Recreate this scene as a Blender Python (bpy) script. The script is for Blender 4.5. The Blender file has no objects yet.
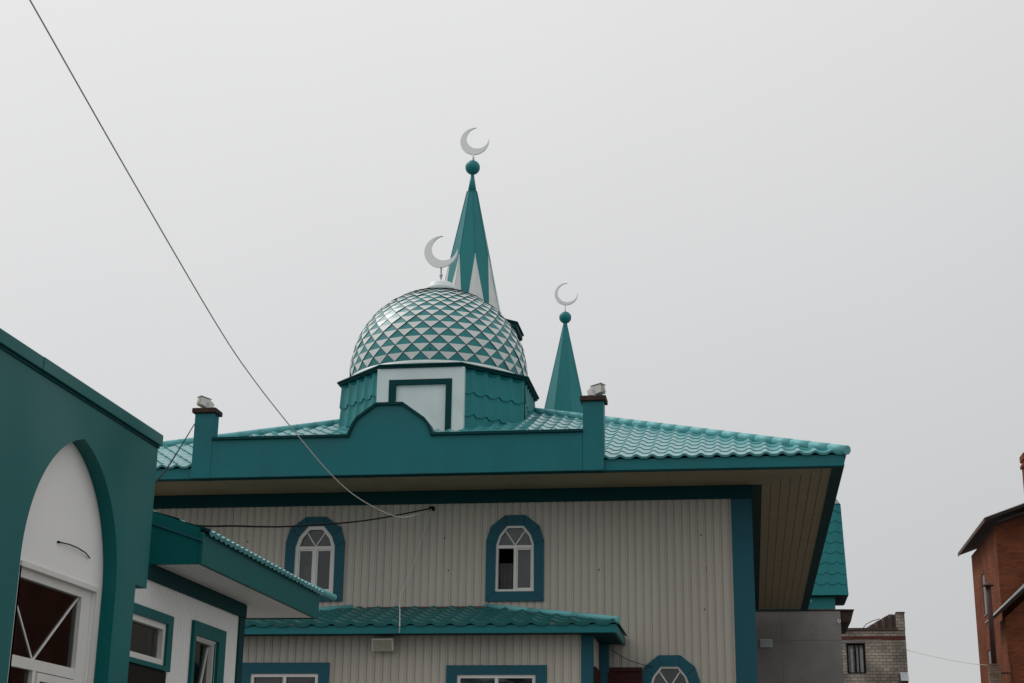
import bpy, bmesh, math, random
from mathutils import Vector, Matrix
random.seed(7)
R = math.radians
C = bpy.context.scene.collection
scn = bpy.context.scene

# ------------------------------------------------------------------ materials
def mat(name, col, rough=.5, metal=0., var=.12, scale=3., bump=0., bscale=20., spec=.5, coat=0., dirt=None, streak=False, sheet=0., bdist=.05, bdetail=3.):
    m = bpy.data.materials.new(name); m.use_nodes = True
    nt = m.node_tree; n = nt.nodes; L = nt.links
    p = n['Principled BSDF']
    p.inputs['Roughness'].default_value = rough; p.inputs['Metallic'].default_value = metal
    p.inputs['Specular IOR Level'].default_value = spec
    p.inputs['Coat Weight'].default_value = coat; p.inputs['Coat Roughness'].default_value = .12
    tc = n.new('ShaderNodeTexCoord')
    mp = n.new('ShaderNodeMapping'); L.new(tc.outputs['Object'], mp.inputs['Vector'])
    mp.inputs['Scale'].default_value = (scale, scale, scale*(.22 if streak else 1))
    no = n.new('ShaderNodeTexNoise'); no.inputs['Scale'].default_value = 1.; no.inputs['Detail'].default_value = 6
    no.inputs['Roughness'].default_value = .6
    L.new(mp.outputs['Vector'], no.inputs['Vector'])
    cr = n.new('ShaderNodeValToRGB'); e = cr.color_ramp.elements
    lo = [c*(1-var) for c in col]; hi = [min(1, c*(1+var)) for c in col]
    e[0].position = .3; e[0].color = (*lo, 1); e[1].position = .7; e[1].color = (*hi, 1)
    L.new(no.outputs['Fac'], cr.inputs['Fac'])
    out = cr.outputs['Color']
    if dirt:
        n2 = n.new('ShaderNodeTexNoise'); n2.inputs['Scale'].default_value = scale*.7; n2.inputs['Detail'].default_value = 8
        L.new(tc.outputs['Object'], n2.inputs['Vector'])
        r2 = n.new('ShaderNodeValToRGB'); r2.color_ramp.elements[0].position = .5; r2.color_ramp.elements[1].position = .8
        L.new(n2.outputs['Fac'], r2.inputs['Fac'])
        mx = n.new('ShaderNodeMix'); mx.data_type = 'RGBA'
        mm = n.new('ShaderNodeMath'); mm.operation = 'MULTIPLY'; mm.inputs[1].default_value = dirt[1]
        L.new(r2.outputs['Color'], mm.inputs[0]); L.new(mm.outputs[0], mx.inputs['Factor'])
        L.new(out, mx.inputs[6]); mx.inputs[7].default_value = (*dirt[0], 1); out = mx.outputs[2]
    if sheet:      # every sheet of cladding comes from a slightly different batch
        sx_ = n.new('ShaderNodeSeparateXYZ'); L.new(tc.outputs['Object'], sx_.inputs[0])
        ad = n.new('ShaderNodeMath'); L.new(sx_.outputs['X'], ad.inputs[0]); L.new(sx_.outputs['Y'], ad.inputs[1])
        dv = n.new('ShaderNodeMath'); dv.operation = 'DIVIDE'; L.new(ad.outputs[0], dv.inputs[0]); dv.inputs[1].default_value = sheet
        fl = n.new('ShaderNodeMath'); fl.operation = 'FLOOR'; L.new(dv.outputs[0], fl.inputs[0])
        wn = n.new('ShaderNodeTexWhiteNoise'); wn.noise_dimensions = '1D'; L.new(fl.outputs[0], wn.inputs['W'])
        m3 = n.new('ShaderNodeMapRange'); m3.inputs['To Min'].default_value = .94; m3.inputs['To Max'].default_value = 1.05; L.new(wn.outputs['Value'], m3.inputs['Value'])
        m4 = n.new('ShaderNodeMix'); m4.data_type = 'RGBA'; m4.blend_type = 'MULTIPLY'; m4.inputs['Factor'].default_value = 1
        L.new(out, m4.inputs[6]); L.new(m3.outputs['Result'], m4.inputs[7]); out = m4.outputs[2]
    L.new(out, p.inputs['Base Color'])
    # roughness variation
    mr = n.new('ShaderNodeMapRange'); mr.inputs['To Min'].default_value = max(.02, rough*.8); mr.inputs['To Max'].default_value = min(1, rough*1.25)
    L.new(no.outputs['Fac'], mr.inputs['Value']); L.new(mr.outputs['Result'], p.inputs['Roughness'])
    if bump:
        n3 = n.new('ShaderNodeTexNoise'); n3.inputs['Scale'].default_value = bscale; n3.inputs['Detail'].default_value = bdetail
        L.new(tc.outputs['Object'], n3.inputs['Vector'])
        b = n.new('ShaderNodeBump'); b.inputs['Strength'].default_value = bump; b.inputs['Distance'].default_value = bdist
        L.new(n3.outputs['Fac'], b.inputs['Height']); L.new(b.outputs['Normal'], p.inputs['Normal'])
    return m

def brick(name, c1, c2, mortar, w=.26, h=.085, dirt=.5, msize=.014):
    m = bpy.data.materials.new(name); m.use_nodes = True
    nt = m.node_tree; n = nt.nodes; L = nt.links; p = n['Principled BSDF']; p.inputs['Roughness'].default_value = .9; p.inputs['Specular IOR Level'].default_value = .12
    tc = n.new('ShaderNodeTexCoord'); sp = n.new('ShaderNodeSeparateXYZ'); L.new(tc.outputs['Object'], sp.inputs[0])
    ad = n.new('ShaderNodeMath'); L.new(sp.outputs['X'], ad.inputs[0]); L.new(sp.outputs['Y'], ad.inputs[1])
    cb = n.new('ShaderNodeCombineXYZ'); L.new(ad.outputs[0], cb.inputs['X']); L.new(sp.outputs['Z'], cb.inputs['Y'])
    bt = n.new('ShaderNodeTexBrick'); L.new(cb.outputs[0], bt.inputs['Vector'])
    bt.inputs['Scale'].default_value = 1; bt.inputs['Brick Width'].default_value = w; bt.inputs['Row Height'].default_value = h
    bt.inputs['Mortar Size'].default_value = msize; bt.inputs['Color1'].default_value = (*c1, 1); bt.inputs['Color2'].default_value = (*c2, 1)
    bt.inputs['Mortar'].default_value = (*mortar, 1); bt.inputs['Bias'].default_value = -.1
    no = n.new('ShaderNodeTexNoise'); no.inputs['Scale'].default_value = 1.3; no.inputs['Detail'].default_value = 8
    L.new(tc.outputs['Object'], no.inputs['Vector'])
    mr = n.new('ShaderNodeMapRange'); mr.inputs['From Min'].default_value = .3; mr.inputs['From Max'].default_value = .7
    mr.inputs['To Min'].default_value = 1-dirt; mr.inputs['To Max'].default_value = 1.15
    L.new(no.outputs['Fac'], mr.inputs['Value'])
    mx = n.new('ShaderNodeMix'); mx.data_type = 'RGBA'; mx.blend_type = 'MULTIPLY'; mx.inputs['Factor'].default_value = 1
    L.new(bt.outputs['Color'], mx.inputs[6]); L.new(mr.outputs['Result'], mx.inputs[7]); L.new(mx.outputs[2], p.inputs['Base Color'])
    b = n.new('ShaderNodeBump'); b.inputs['Strength'].default_value = .5; b.inputs['Distance'].default_value = .02; b.invert = True
    L.new(bt.outputs['Fac'], b.inputs['Height']); L.new(b.outputs['Normal'], p.inputs['Normal'])
    return m

def glass(name, tint=(.75, .8, .8), body=.12):
    # window pane: reflects the surroundings, lets the dim room behind show through
    m = bpy.data.materials.new(name); m.use_nodes = True
    nt = m.node_tree; n = nt.nodes; L = nt.links
    for x in list(n): n.remove(x)
    o = n.new('ShaderNodeOutputMaterial'); g = n.new('ShaderNodeBsdfGlossy'); g.inputs['Roughness'].default_value = .03
    t = n.new('ShaderNodeBsdfTransparent'); t.inputs['Color'].default_value = (*tint, 1)
    d = n.new('ShaderNodeBsdfDiffuse'); d.inputs['Color'].default_value = (.12, .12, .125, 1)
    m1 = n.new('ShaderNodeMixShader'); m1.inputs[0].default_value = body; L.new(t.outputs[0], m1.inputs[1]); L.new(d.outputs[0], m1.inputs[2])
    f = n.new('ShaderNodeFresnel'); f.inputs['IOR'].default_value = 1.55
    tc = n.new('ShaderNodeTexCoord'); no = n.new('ShaderNodeTexNoise'); no.inputs['Scale'].default_value = 1.5
    L.new(tc.outputs['Object'], no.inputs['Vector'])
    b = n.new('ShaderNodeBump'); b.inputs['Strength'].default_value = .04; b.inputs['Distance'].default_value = .05
    L.new(no.outputs['Fac'], b.inputs['Height']); L.new(b.outputs['Normal'], g.inputs['Normal'])
    m2 = n.new('ShaderNodeMixShader'); L.new(f.outputs[0], m2.inputs[0]); L.new(m1.outputs[0], m2.inputs[1]); L.new(g.outputs[0], m2.inputs[2])
    L.new(m2.outputs[0], o.inputs['Surface'])
    return m

M = {}
M['teal'] = mat('teal sheet metal', (.007, .158, .178), .45, spec=.25, var=.08, scale=1.2, bump=.12, bscale=1.6, dirt=((.03, .09, .10), .35), streak=True)
M['portal'] = mat('bluish green sheet metal', (.001, .124, .122),   .34, spec=.16, var=.03, scale=.6, bump=.9, bscale=.5, bdist=.30, bdetail=.6)
M['trim_green'] = mat('green sheet trim', (.002, .108, .108), .45, spec=.15, var=.06, scale=1.5, streak=True, dirt=((.004, .085, .085), .3))
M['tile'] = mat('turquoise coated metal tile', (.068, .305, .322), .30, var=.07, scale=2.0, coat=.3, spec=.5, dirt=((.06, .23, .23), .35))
M['ridge'] = mat('turquoise ridge cap', (.130, .420, .435), .5, var=.05, scale=2., spec=.4)
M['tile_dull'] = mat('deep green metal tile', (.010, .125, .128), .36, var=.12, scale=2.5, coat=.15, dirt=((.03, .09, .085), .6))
M['tile_clad'] = mat('teal wall tile cladding', (.010, .200, .212), .45, spec=.3, var=.08, scale=2., streak=True, dirt=((.008, .15, .155), .35))
M['trim'] = mat('blue teal trim', (.010, .092, .128), .55, spec=.25, var=.1, scale=1.3, streak=True, dirt=((.02, .08, .10), .4))
M['dark_teal'] = mat('dark teal trim', (.003, .048, .053), .6, spec=.1, var=.1, scale=2.)
M['siding'] = mat('cream profiled siding', (.475, .447, .392), .55, spec=.3, var=.03, scale=.7, streak=True, sheet=1.064, dirt=((.40, .375, .325), .3))
M['siding_w'] = mat('white profiled siding', (.80, .80, .79), .5, var=.04, scale=.9, streak=True, dirt=((.72, .72, .70), .35))
M['soffit'] = mat('yellowish soffit planks', (.31, .258, .165), .6, var=.1, scale=1.4, dirt=((.26, .20, .12), .5))
M['soffit_w'] = mat('white soffit panel', (.80, .80, .78), .5, var=.05, scale=1.)
M['white'] = mat('white plastic', (.70, .69, .66), .4, var=.04, scale=3., dirt=((.5, .5, .48), .3))
M['offwhite'] = mat('painted white panel', (.70, .76, .76), .45, var=.05, scale=2., dirt=((.48, .52, .52), .5), streak=True)
M['render_w'] = mat('white board', (.84, .83, .82), .6, var=.03, scale=1.4, dirt=((.76, .74, .72), .3))
M['dome_white'] = mat('white dome shingle', (.66, .68, .67), .42, spec=.4, var=.06, scale=3., coat=.08, dirt=((.48, .5, .48), .4))
M['dome_teal'] = mat('teal dome shingle', (.012, .215, .225), .42, spec=.4, var=.1, scale=3., coat=.08)
M['dark'] = mat('dark gap', (.012, .016, .017), .8, var=.1)
M['room'] = mat('dark interior', (.030, .034, .034), .9, var=.3, scale=2.)
M['curtain'] = mat('grey curtain', (.24, .24, .25), .9, var=.25, scale=5., streak=True)
M['brown'] = mat('dark brown cap', (.055, .038, .032), .7, var=.2, scale=6., spec=.1)
M['redbrown'] = mat('dark red painted steel', (.045, .009, .009), .6, spec=.2, var=.2, scale=3.)
M['rust'] = mat('rusty sheet', (.085, .055, .045), .85, var=.45, scale=5., bump=.1)
M['flue'] = mat('rusty flue steel', (.050, .015, .011), .7, var=.35, scale=4.)
M['galv'] = mat('galvanised metal', (.42, .44, .46), .4, metal=.6, var=.12, scale=3.)
M['crescent'] = mat('pale grey metal', (.78, .785, .785), .42, metal=.4, var=.03, scale=2.)
M['door'] = mat('dark brown planks', (.013, .010, .009), .6, var=.25, scale=4., spec=.1)
M['concrete'] = mat('grey render', (.225, .215, .210), .85, var=.10, scale=2.3, bump=.25, bscale=22, dirt=((.29, .285, .28), .5))
M['wire'] = mat('grey cable', (.58, .56, .53), .6, var=.1)
M['wire_w'] = mat('pale cable', (.55, .55, .53), .6, var=.1)
M['wire_b'] = mat('black cable', (.012, .012, .012), .8, spec=.05, var=.1)
M['asphalt'] = mat('dusty paved yard', (.135, .128, .118), .9, var=.25, scale=.5, bump=.2, bscale=40)
M['lamp_glass'] = mat('lamp glass', (.35, .32, .25), .2, var=.1, scale=8.)
M['brick_w'] = brick('silicate brick', (.50, .45, .385), (.36, .315, .27), (.20, .175, .15), w=.30, h=.135, dirt=.5, msize=.014)
M['brick_r'] = brick('red brick', (.26, .070, .028), (.165, .041, .017), (.14, .068, .043), dirt=.3)
M['brick_o'] = brick('old brick', (.30, .20, .14), (.20, .12, .08), (.14, .11, .09), dirt=.4)
M['brick_band'] = brick('red brick band', (.20, .065, .045), (.15, .05, .04), (.10, .07, .06), w=.3, h=.14)
M['glass'] = glass('window glass')
M['glass_d'] = glass('dark window glass', (.5, .5, .5), .03)
M['glass_c'] = glass('clear window glass', (.95, .95, .95), .03)

# ------------------------------------------------------------------ mesh builder
class MB:
    def __init__(s, f=None): s.bm = bmesh.new(); s.f = f or (lambda p: p); s.mi = 0
    def v(s, p): return s.bm.verts.new(s.f(Vector(p)))
    def face(s, vs, mi=None):
        try: f = s.bm.faces.new(vs)
        except ValueError: return None
        f.material_index = s.mi if mi is None else mi; return f
    def quad(s, pts, mi=None): return s.face([s.v(p) for p in pts], mi)
    def box(s, x0, x1, y0, y1, z0, z1, bev=0.):
        vs = [s.v((x, y, z)) for x in (x0, x1) for y in (y0, y1) for z in (z0, z1)]
        fs = [s.face([vs[i] for i in q]) for q in ((0,1,3,2), (4,6,7,5), (0,4,5,1), (2,3,7,6), (0,2,6,4), (1,5,7,3))]
        if bev:
            es = list({e for f in fs for e in f.edges})
            bmesh.ops.bevel(s.bm, geom=es, offset=bev, segments=1, affect='EDGES')
        return s
    def prism(s, poly, axis, a, b):
        # poly: 2D points; axis: which axis the extrusion runs along (other two in order)
        def P(q, t):
            if axis == 'X': return (t, q[0], q[1])
            if axis == 'Y': return (q[0], t, q[1])
            return (q[0], q[1], t)
        A = [s.v(P(q, a)) for q in poly]; B = [s.v(P(q, b)) for q in poly]
        s.face(A); s.face(B[::-1])
        for i in range(len(poly)):
            j = (i+1) % len(poly); s.face([A[i], B[i], B[j], A[j]])
        return s
    def ring(s, outer, inner, axis, a, b):
        def P(q, t):
            if axis == 'X': return (t, q[0], q[1])
            if axis == 'Y': return (q[0], t, q[1])
            return (q[0], q[1], t)
        oa = [s.v(P(q, a)) for q in outer]; ob = [s.v(P(q, b)) for q in outer]
        ia = [s.v(P(q, a)) for q in inner]; ib = [s.v(P(q, b)) for q in inner]
        n = len(outer)
        for i in range(n):
            j = (i+1) % n
            s.face([oa[i], oa[j], ia[j], ia[i]]); s.face([ob[j], ob[i], ib[i], ib[j]])
            s.face([oa[j], oa[i], ob[i], ob[j]]); s.face([ia[i], ia[j], ib[j], ib[i]])
        return s
    def tube(s, pts, r, seg=8, r2=None, cap=True):
        pts = [Vector(p) for p in pts]; rings = []
        for i, p in enumerate(pts):
            d = (pts[min(i+1, len(pts)-1)] - pts[max(i-1, 0)]).normalized()
            a = d.cross(Vector((0, 0, 1)))
            if a.length < .05: a = d.cross(Vector((1, 0, 0)))
            a.normalize(); b = d.cross(a)
            rr = r if r2 is None else r + (r2-r)*i/(len(pts)-1)
            rings.append([s.v(p + (a*math.cos(2*math.pi*k/seg) + b*math.sin(2*math.pi*k/seg))*rr) for k in range(seg)])
        for A, B in zip(rings, rings[1:]):
            for k in range(seg):
                f = s.face([A[k], A[(k+1) % seg], B[(k+1) % seg], B[k]])
                if f and seg > 6: f.smooth = True
        if cap: s.face(rings[0]); s.face(rings[-1][::-1])
        return s
    def lathe(s, c, prof, seg=24, rot=0., smooth=True):
        rings = []
        for r, z in prof:
            rings.append([s.v((c[0]+r*math.cos(rot+2*math.pi*k/seg), c[1]+r*math.sin(rot+2*math.pi*k/seg), c[2]+z)) for k in range(seg)])
        for A, B in zip(rings, rings[1:]):
            for k in range(seg):
                f = s.face([A[k], A[(k+1) % seg], B[(k+1) % seg], B[k]])
                if f and smooth: f.smooth = True
        s.face(rings[0][::-1]); s.face(rings[-1])
        return s
    def build(s, name, mats, parent=None, loc=None, normals=True):
        bm = s.bm
        if normals: bmesh.ops.recalc_face_normals(bm, faces=bm.faces[:])
        base = Vector((0, 0, 0))
        if parent is not None:
            q = parent
            while q is not None: base = base + q.location; q = q.parent
        elif loc is not None: base = Vector(loc)
        me = bpy.data.meshes.new(name)
        bmesh.ops.translate(bm, verts=bm.verts[:], vec=-base)
        bm.to_mesh(me); bm.free()
        for m in (mats if isinstance(mats, (list, tuple)) else [mats]): me.materials.append(m)
        o = bpy.data.objects.new(name, me); C.objects.link(o)
        if parent is not None: o.parent = parent
        elif loc is not None: o.location = loc
        return o

def thing(name, label, cat, loc, group=None):
    o = bpy.data.objects.new(name, None); C.objects.link(o); o.location = loc
    o.empty_display_size = .3
    return tag(o, label, cat, group)
def tag(o, label, cat, group=None):
    o['label'] = label; o['category'] = cat
    if group: o['group'] = group
    return o

def tiles(mb, org, ud, vd, poly, pitch=.3, row=.52, amp=.048, step=.014, samp=10, drop=.03, scal=.03):
    """pressed metal tile sheet over a convex polygon given in (u, v) on the plane org + u*ud + v*vd"""
    org, ud, vd = Vector(org), Vector(ud).normalized(), Vector(vd).normalized()
    nd = ud.cross(vd).normalized()
    u0 = min(p[0] for p in poly); u1 = max(p[0] for p in poly); v0 = min(p[1] for p in poly); v1 = max(p[1] for p in poly)
    bm = bmesh.new()
    du = pitch/samp; nu = int(math.ceil((u1-u0)/du))
    def wave(u):
        return amp*(.5+.5*math.cos(2*math.pi*u/pitch))**2.1
    levels = [(v0, -drop)]
    k = 0
    while v0 + k*row < v1:
        levels.append((v0+k*row, step)); levels.append((min(v0+(k+1)*row, v1+.001), 0.)); k += 1
    rows = []
    for v, h in levels:
        rows.append([bm.verts.new(org + ud*(u0+i*du) + vd*(v + (scal*wave(u0+i*du)/amp if v > v0 else 0)) + nd*(h + wave(u0+i*du))) for i in range(nu+1)])
    for A, B in zip(rows, rows[1:]):
        for i in range(nu):
            f = bm.faces.new([A[i], A[i+1], B[i+1], B[i]]); f.smooth = True
    n = len(poly); area = sum(poly[i][0]*poly[(i+1) % n][1]-poly[(i+1) % n][0]*poly[i][1] for i in range(n))
    for i in range(n):
        a, b = poly[i], poly[(i+1) % n]
        if area < 0: a, b = b, a
        if abs(a[1]-v0) < 1e-4 and abs(b[1]-v0) < 1e-4: continue     # keep the eave edge
        d = ud*(b[0]-a[0]) + vd*(b[1]-a[1]); out = d.cross(nd)
        bmesh.ops.bisect_plane(bm, geom=bm.verts[:]+bm.edges[:]+bm.faces[:], dist=1e-5, plane_co=org+ud*a[0]+vd*a[1], plane_no=out, clear_outer=True)
    # mark the row steps sharp
    for e in bm.edges:
        if len(e.link_faces) == 2 and e.link_faces[0].normal.angle(e.link_faces[1].normal, 0) > .6: e.smooth = False
    bm.normal_update()
    for e in bm.edges:
        if len(e.link_faces) == 2 and e.link_faces[0].normal.length and e.link_faces[1].normal.length and e.link_faces[0].normal.angle(e.link_faces[1].normal) > .6: e.smooth = False
    vm = {v: mb.bm.verts.new(v.co) for v in bm.verts}
    for f in bm.faces:
        try:
            g = mb.bm.faces.new([vm[v] for v in f.verts]); g.smooth = True; g.material_index = mb.mi
        except ValueError: pass
    for e in bm.edges:
        if not e.smooth:
            g = mb.bm.edges.get((vm[e.verts[0]], vm[e.verts[1]]))
            if g: g.smooth = False
    bm.free()

def ridge(mb, a, b, r=.10, seg=.38, over=.05):
    a, b = Vector(a), Vector(b); L = (b-a).length; d = (b-a)/L; n = max(1, int(L/seg))
    for i in range(n):
        s0 = a + d*(L*i/n - (over if i else 0)); s1 = a + d*(L*(i+1)/n)
        mb.tube([s0, s1], r*1.05, 12, r2=r)

def siding(mb, u0, u1, z0, z1, f, holes=(), pitch=.152, d=.017):
    """vertical profiled sheet in local (u, out, z) with holes (ua, ub, za, zb); f maps local to world"""
    us = []; u = u0; prof = ((0, 0), (.60, 0), (.64, -d*.45), (.70, -d*.45), (.74, 0), (.84, 0), (.88, -d), (.96, -d))
    k = 0
    while True:
        done = False
        for t, h in prof:
            uu = u0 + (k+t)*pitch
            if uu > u1: done = True; break
            us.append((uu, h))
        if done: break
        k += 1
    us.append((u1, 0))
    zs = sorted({z0, z1} | {z for h in holes for z in h[2:] if z0 < z < z1})
    grid = [[mb.bm.verts.new(Vector(f((uu, h, z)))) for uu, h in us] for z in zs]
    for j in range(len(zs)-1):
        zm = (zs[j]+zs[j+1])/2
        for i in range(len(us)-1):
            um = (us[i][0]+us[i+1][0])/2
            if any(a < um < b and c < zm < e for a, b, c, e in holes): continue
            mb.face([grid[j][i], grid[j][i+1], grid[j+1][i+1], grid[j+1][i]])

def fY(y):   # local (u, out, z) -> wall facing -Y
    return lambda p: Vector((p[0], y-p[1], p[2]))
def fX(x):   # wall facing +X, u runs along Y
    return lambda p: Vector((x+p[1], p[0], p[2]))

def room(parent, f, u0, u1, z0, z1, d0=-.14, d1=-.7):
    b = MB(f)
    for q in (((u0,d1,z0),(u1,d1,z0),(u1,d1,z1),(u0,d1,z1)), ((u0,d0,z0),(u1,d0,z0),(u1,d1,z0),(u0,d1,z0)), ((u0,d0,z1),(u1,d0,z1),(u1,d1,z1),(u0,d1,z1)),
              ((u0,d0,z0),(u0,d1,z0),(u0,d1,z1),(u0,d0,z1)), ((u1,d0,z0),(u1,d1,z0),(u1,d1,z1),(u1,d0,z1))): b.quad(q)
    return b.build('dark_recess', M['room'], parent)

def curtain(parent, f, u0, u1, z0, z1, d=-.28):
    b = MB(f); n = 40; A = []; B = []
    for i in range(n+1):
        u = u0+(u1-u0)*i/n; h = d + .02*math.sin(i*1.1) + .01*math.sin(i*2.7)
        A.append(b.v((u, h, z0))); B.append(b.v((u, h, z1)))
    for i in range(n):
        q = b.face([A[i], A[i+1], B[i+1], B[i]]); q.smooth = True
    return b.build('curtain', M['curtain'], parent)

def bar(mb, a, b, w, d0, d1):
    """flat bar in the (u, z) plane from a to b"""
    a, b = Vector((a[0], a[1])), Vector((b[0], b[1])); t = (b-a).normalized(); n = Vector((-t.y, t.x))*w/2
    mb.prism([a-n, b-n, b+n, a+n], 'Y', d0, d1)

def arch_window(parent, cx, y, zb, trim_w=0., fw=.045, open_left=False, label=None):
    """arched window in a many-cornered teal surround; local x from cx, z from zb"""
    f = fY(y)
    S = lambda pts: [(cx+x, zb+z) for x, z in pts]
    def sym(p): return p + [(-x, z) for x, z in reversed(p)]
    dw = .035 if trim_w else 0.
    out = sym([(.577+dw, 0), (.575+dw, 1.19), (.485+dw, 1.482), (.205, 1.70)])
    if trim_w: inn = sym([(.420, .14), (.412, 1.10), (.345, 1.30), (.165, 1.515)])
    else:      inn = sym([(.385, .19), (.378, 1.12), (.318, 1.305), (.168, 1.492)])
    def inset(pts, w):
        c = Vector((0, .8)); r = []
        n = len(pts)
        for i in range(n):
            p0, p1, p2 = (Vector(pts[i-1]), Vector(pts[i]), Vector(pts[(i+1) % n]))
            d1 = (p1-p0).normalized(); d2 = (p2-p1).normalized()
            n1 = Vector((-d1.y, d1.x)); n2 = Vector((-d2.y, d2.x)); bis = (n1+n2).normalized()
            r.append(tuple(p1 + bis*w/max(.3, bis.dot(n1))))
        return r
    w = bpy.data.objects.new('window', None)   # replaced by the frame mesh below
    bpy.data.objects.remove(w)
    fi = inset(inn, fw)
    b = MB(f); b.ring(S(inn), S(fi), 'Y', -.10, .012)
    zt = 1.075; mw = .05 if not trim_w else .06
    hx = fi[0][0]
    def B(a, c, wd, d0=-.09, d1=.004): bar(b, (cx+a[0], zb+a[1]), (cx+c[0], zb+c[1]), wd, d0, d1)
    B((-hx-.005, zt), (hx+.005, zt), .062)
    B((0, fi[0][1]-.005), (0, zt-.031), mw, -.088, .006)
    B((0.0, zt+.03), (-.205, 1.415), .022, -.07, -.02); B((0.0, zt+.03), (.205, 1.415), .022, -.07, -.02)
    # casement sashes
    for s in (-1, 1):
        x0, x1 = sorted((s*(mw/2+.002), s*(hx-.002))); z0, z1 = fi[0][1]+.002, zt-.033
        if s == -1 and open_left: continue
        b.ring(S([(x0, z0), (x1, z0), (x1, z1), (x0, z1)]), S([(x0+.028, z0+.028), (x1-.028, z0+.028), (x1-.028, z1-.028), (x0+.028, z1-.028)]), 'Y', -.07, -.012)
    win = b.build('window', M['white'], parent)
    if label: win['label'] = label
    t = MB(f); So, Si = S(out), S(inn); no_ = len(So)
    for i in range(no_):
        j = (i+1) % no_; g_ = .004; L_ = lambda a, c: tuple(Vector(a)+(Vector(c)-Vector(a)).normalized()*g_)
        t.prism([L_(So[i], So[j]), L_(So[j], So[i]), L_(Si[j], Si[i]), L_(Si[i], Si[j])], 'Y', -.12, .045+.002*(i % 2))
    t.build('surround', M['trim'], win)
    g = MB(f)
    up = [(hx, zt+.02)] + [(x, z) for x, z in fi if z > zt+.03] + [(-hx, zt+.02)]
    g.prism(S(up), 'Y', -.052, -.044)
    x0 = hx
    g.prism(S([(.02, fi[0][1]), (x0, fi[0][1]), (x0, zt), (.02, zt)]), 'Y', -.052, -.044)
    if not open_left: g.prism(S([(-x0, fi[0][1]), (-.02, fi[0][1]), (-.02, zt), (-x0, zt)]), 'Y', -.052, -.044)
    g.build('pane', M['glass'], win)
    room(win, f, cx-.5, cx+.5, zb+.05, zb+1.62, -.125, -1.1)
    if open_left:
        curtain(win, f, cx+.0, cx+.45, zb+.1, zb+1.58, -.22); curtain(win, f, cx-.45, cx+.05, zb+.1, zb+.83, -.5)
        curtain(win, f, cx-.45, cx+.0, zb+1.1, zb+1.58, -.22)
    else:
        curtain(win, f, cx-.46, cx-.10, zb+.1, zb+(.75 if trim_w else 1.58), -.30); curtain(win, f, cx+.24, cx+.46, zb+.1, zb+1.58, -.24)
    return win

def rect_window(parent, f, u0, u1, z0, z1, tw, fw, mull=(), trans=(), trim='trim', bw=.02, bars=(), inner=None, cur=True, pane='glass', rec=0.):
    """rectangular window: trim outer u0..u1 z0..z1, trim width tw (l, r, t, b), frame width fw"""
    iu0, iu1, iz0, iz1 = u0+tw[0], u1-tw[1], z0+tw[3], z1-tw[2]
    rc = lambda a, b, c, d: [(a, c), (b, c), (b, d), (a, d)]
    b = MB(f); b.ring(rc(iu0, iu1, iz0, iz1), rc(iu0+fw, iu1-fw, iz0+fw, iz1-fw), 'Y', -.10-rec, .010-rec)
    for u in mull: b.box(u-.03, u+.03, -.088-rec, .004-rec, iz0+fw-.003, iz1-fw+.003)
    for z in trans: b.box(iu0+fw-.003, iu1-fw+.003, -.09-rec, .006-rec, z-.035, z+.035)
    for a, c in bars: bar(b, a, c, bw, -.07-rec, -.032-rec)
    w = b.build('window', M['white'], parent)
    t = MB(f); t.ring(rc(u0, u1, z0, z1), rc(iu0, iu1, iz0, iz1), 'Y', -.13, .04); t.build('surround', M[trim], w)
    g = MB(f); g.prism(rc(iu0+.01, iu1-.01, iz0+.01, iz1-.01), 'Y', -.056-rec, -.048-rec); g.build('pane', M[pane], w)
    room(w, f, iu0-.02, iu1+.02, iz0-.02, iz1+.02, -.132, -1.0)
    if cur: curtain(w, f, iu0+.02, iu0+.35*(iu1-iu0), iz0+.03, iz1-.03, -.3)
    return w

# ------------------------------------------------------------------ ground
g = MB(); n = 24
for i in range(n):
    for j in range(n):
        x0, x1 = -400+800*i/n, -400+800*(i+1)/n; y0, y1 = -300+900*j/n, -300+900*(j+1)/n
        g.quad([(x0, y0, 0), (x1, y0, 0), (x1, y1, 0), (x0, y1, 0)])
bmesh.ops.remove_doubles(g.bm, verts=g.bm.verts[:], dist=.01)
go = g.build('ground', M['asphalt']); go['kind'] = 'structure'

# ------------------------------------------------------------------ main building
XL, XR, YF, YB = -13.49, .17, 30., 46.3          # walls
EX0, EX1, EY0, EY1 = -15.10, 1.87, 28.35, 48.55   # eaves
ZS = 7.96; ZE = 8.165; AP = (-6.62, 38.1, 11.90)
mosque = thing('mosque', 'cream sided two-storey mosque with teal tiled hip roof, chequered dome and wide eaves', 'mosque', (-6.62, 38.1, 0))
W1, W2, W3 = -8.55, -4.48, -1.48
b = MB()
holes = [q for W_, zb_ in ((W1, 5.77), (W2, 5.74), (W3, 2.99)) for q in ((W_-.46, W_+.46, zb_+.08, zb_+1.22), (W_-.37, W_+.37, zb_+1.22, zb_+1.55))]
siding(b, XL, XR-.38, 0, 7.72, fY(YF), holes)
siding(b, YF+.01, YB, 0, 7.96, lambda p: Vector((XR-.02-p[1]*0+p[1], p[0], p[2])))
siding(b, YF+.01, YB, 0, 7.96, lambda p: Vector((XL+.02-p[1], p[0], p[2])))
siding(b, XL+.03, XR-.03, 0, 7.96, lambda p: Vector((p[0], YB+p[1], p[2])))
b.build('wall', M['siding'], mosque, normals=False)
for z_ in (7.0, 6.35, 5.55, 4.2):
    for i in range(13):
        x_ = -12.9+1.01*i+random.uniform(-.12, .12)
        if random.random() < .4 or abs(x_-W1) < .75 or abs(x_-W2) < .75: continue
        b = MB(); b.tube([(x_, YF+.004, z_+random.uniform(-.02, .02)), (x_, YF-.012, z_)], .0125, 6); b.build('screw', M['brown'], mosque)
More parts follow.
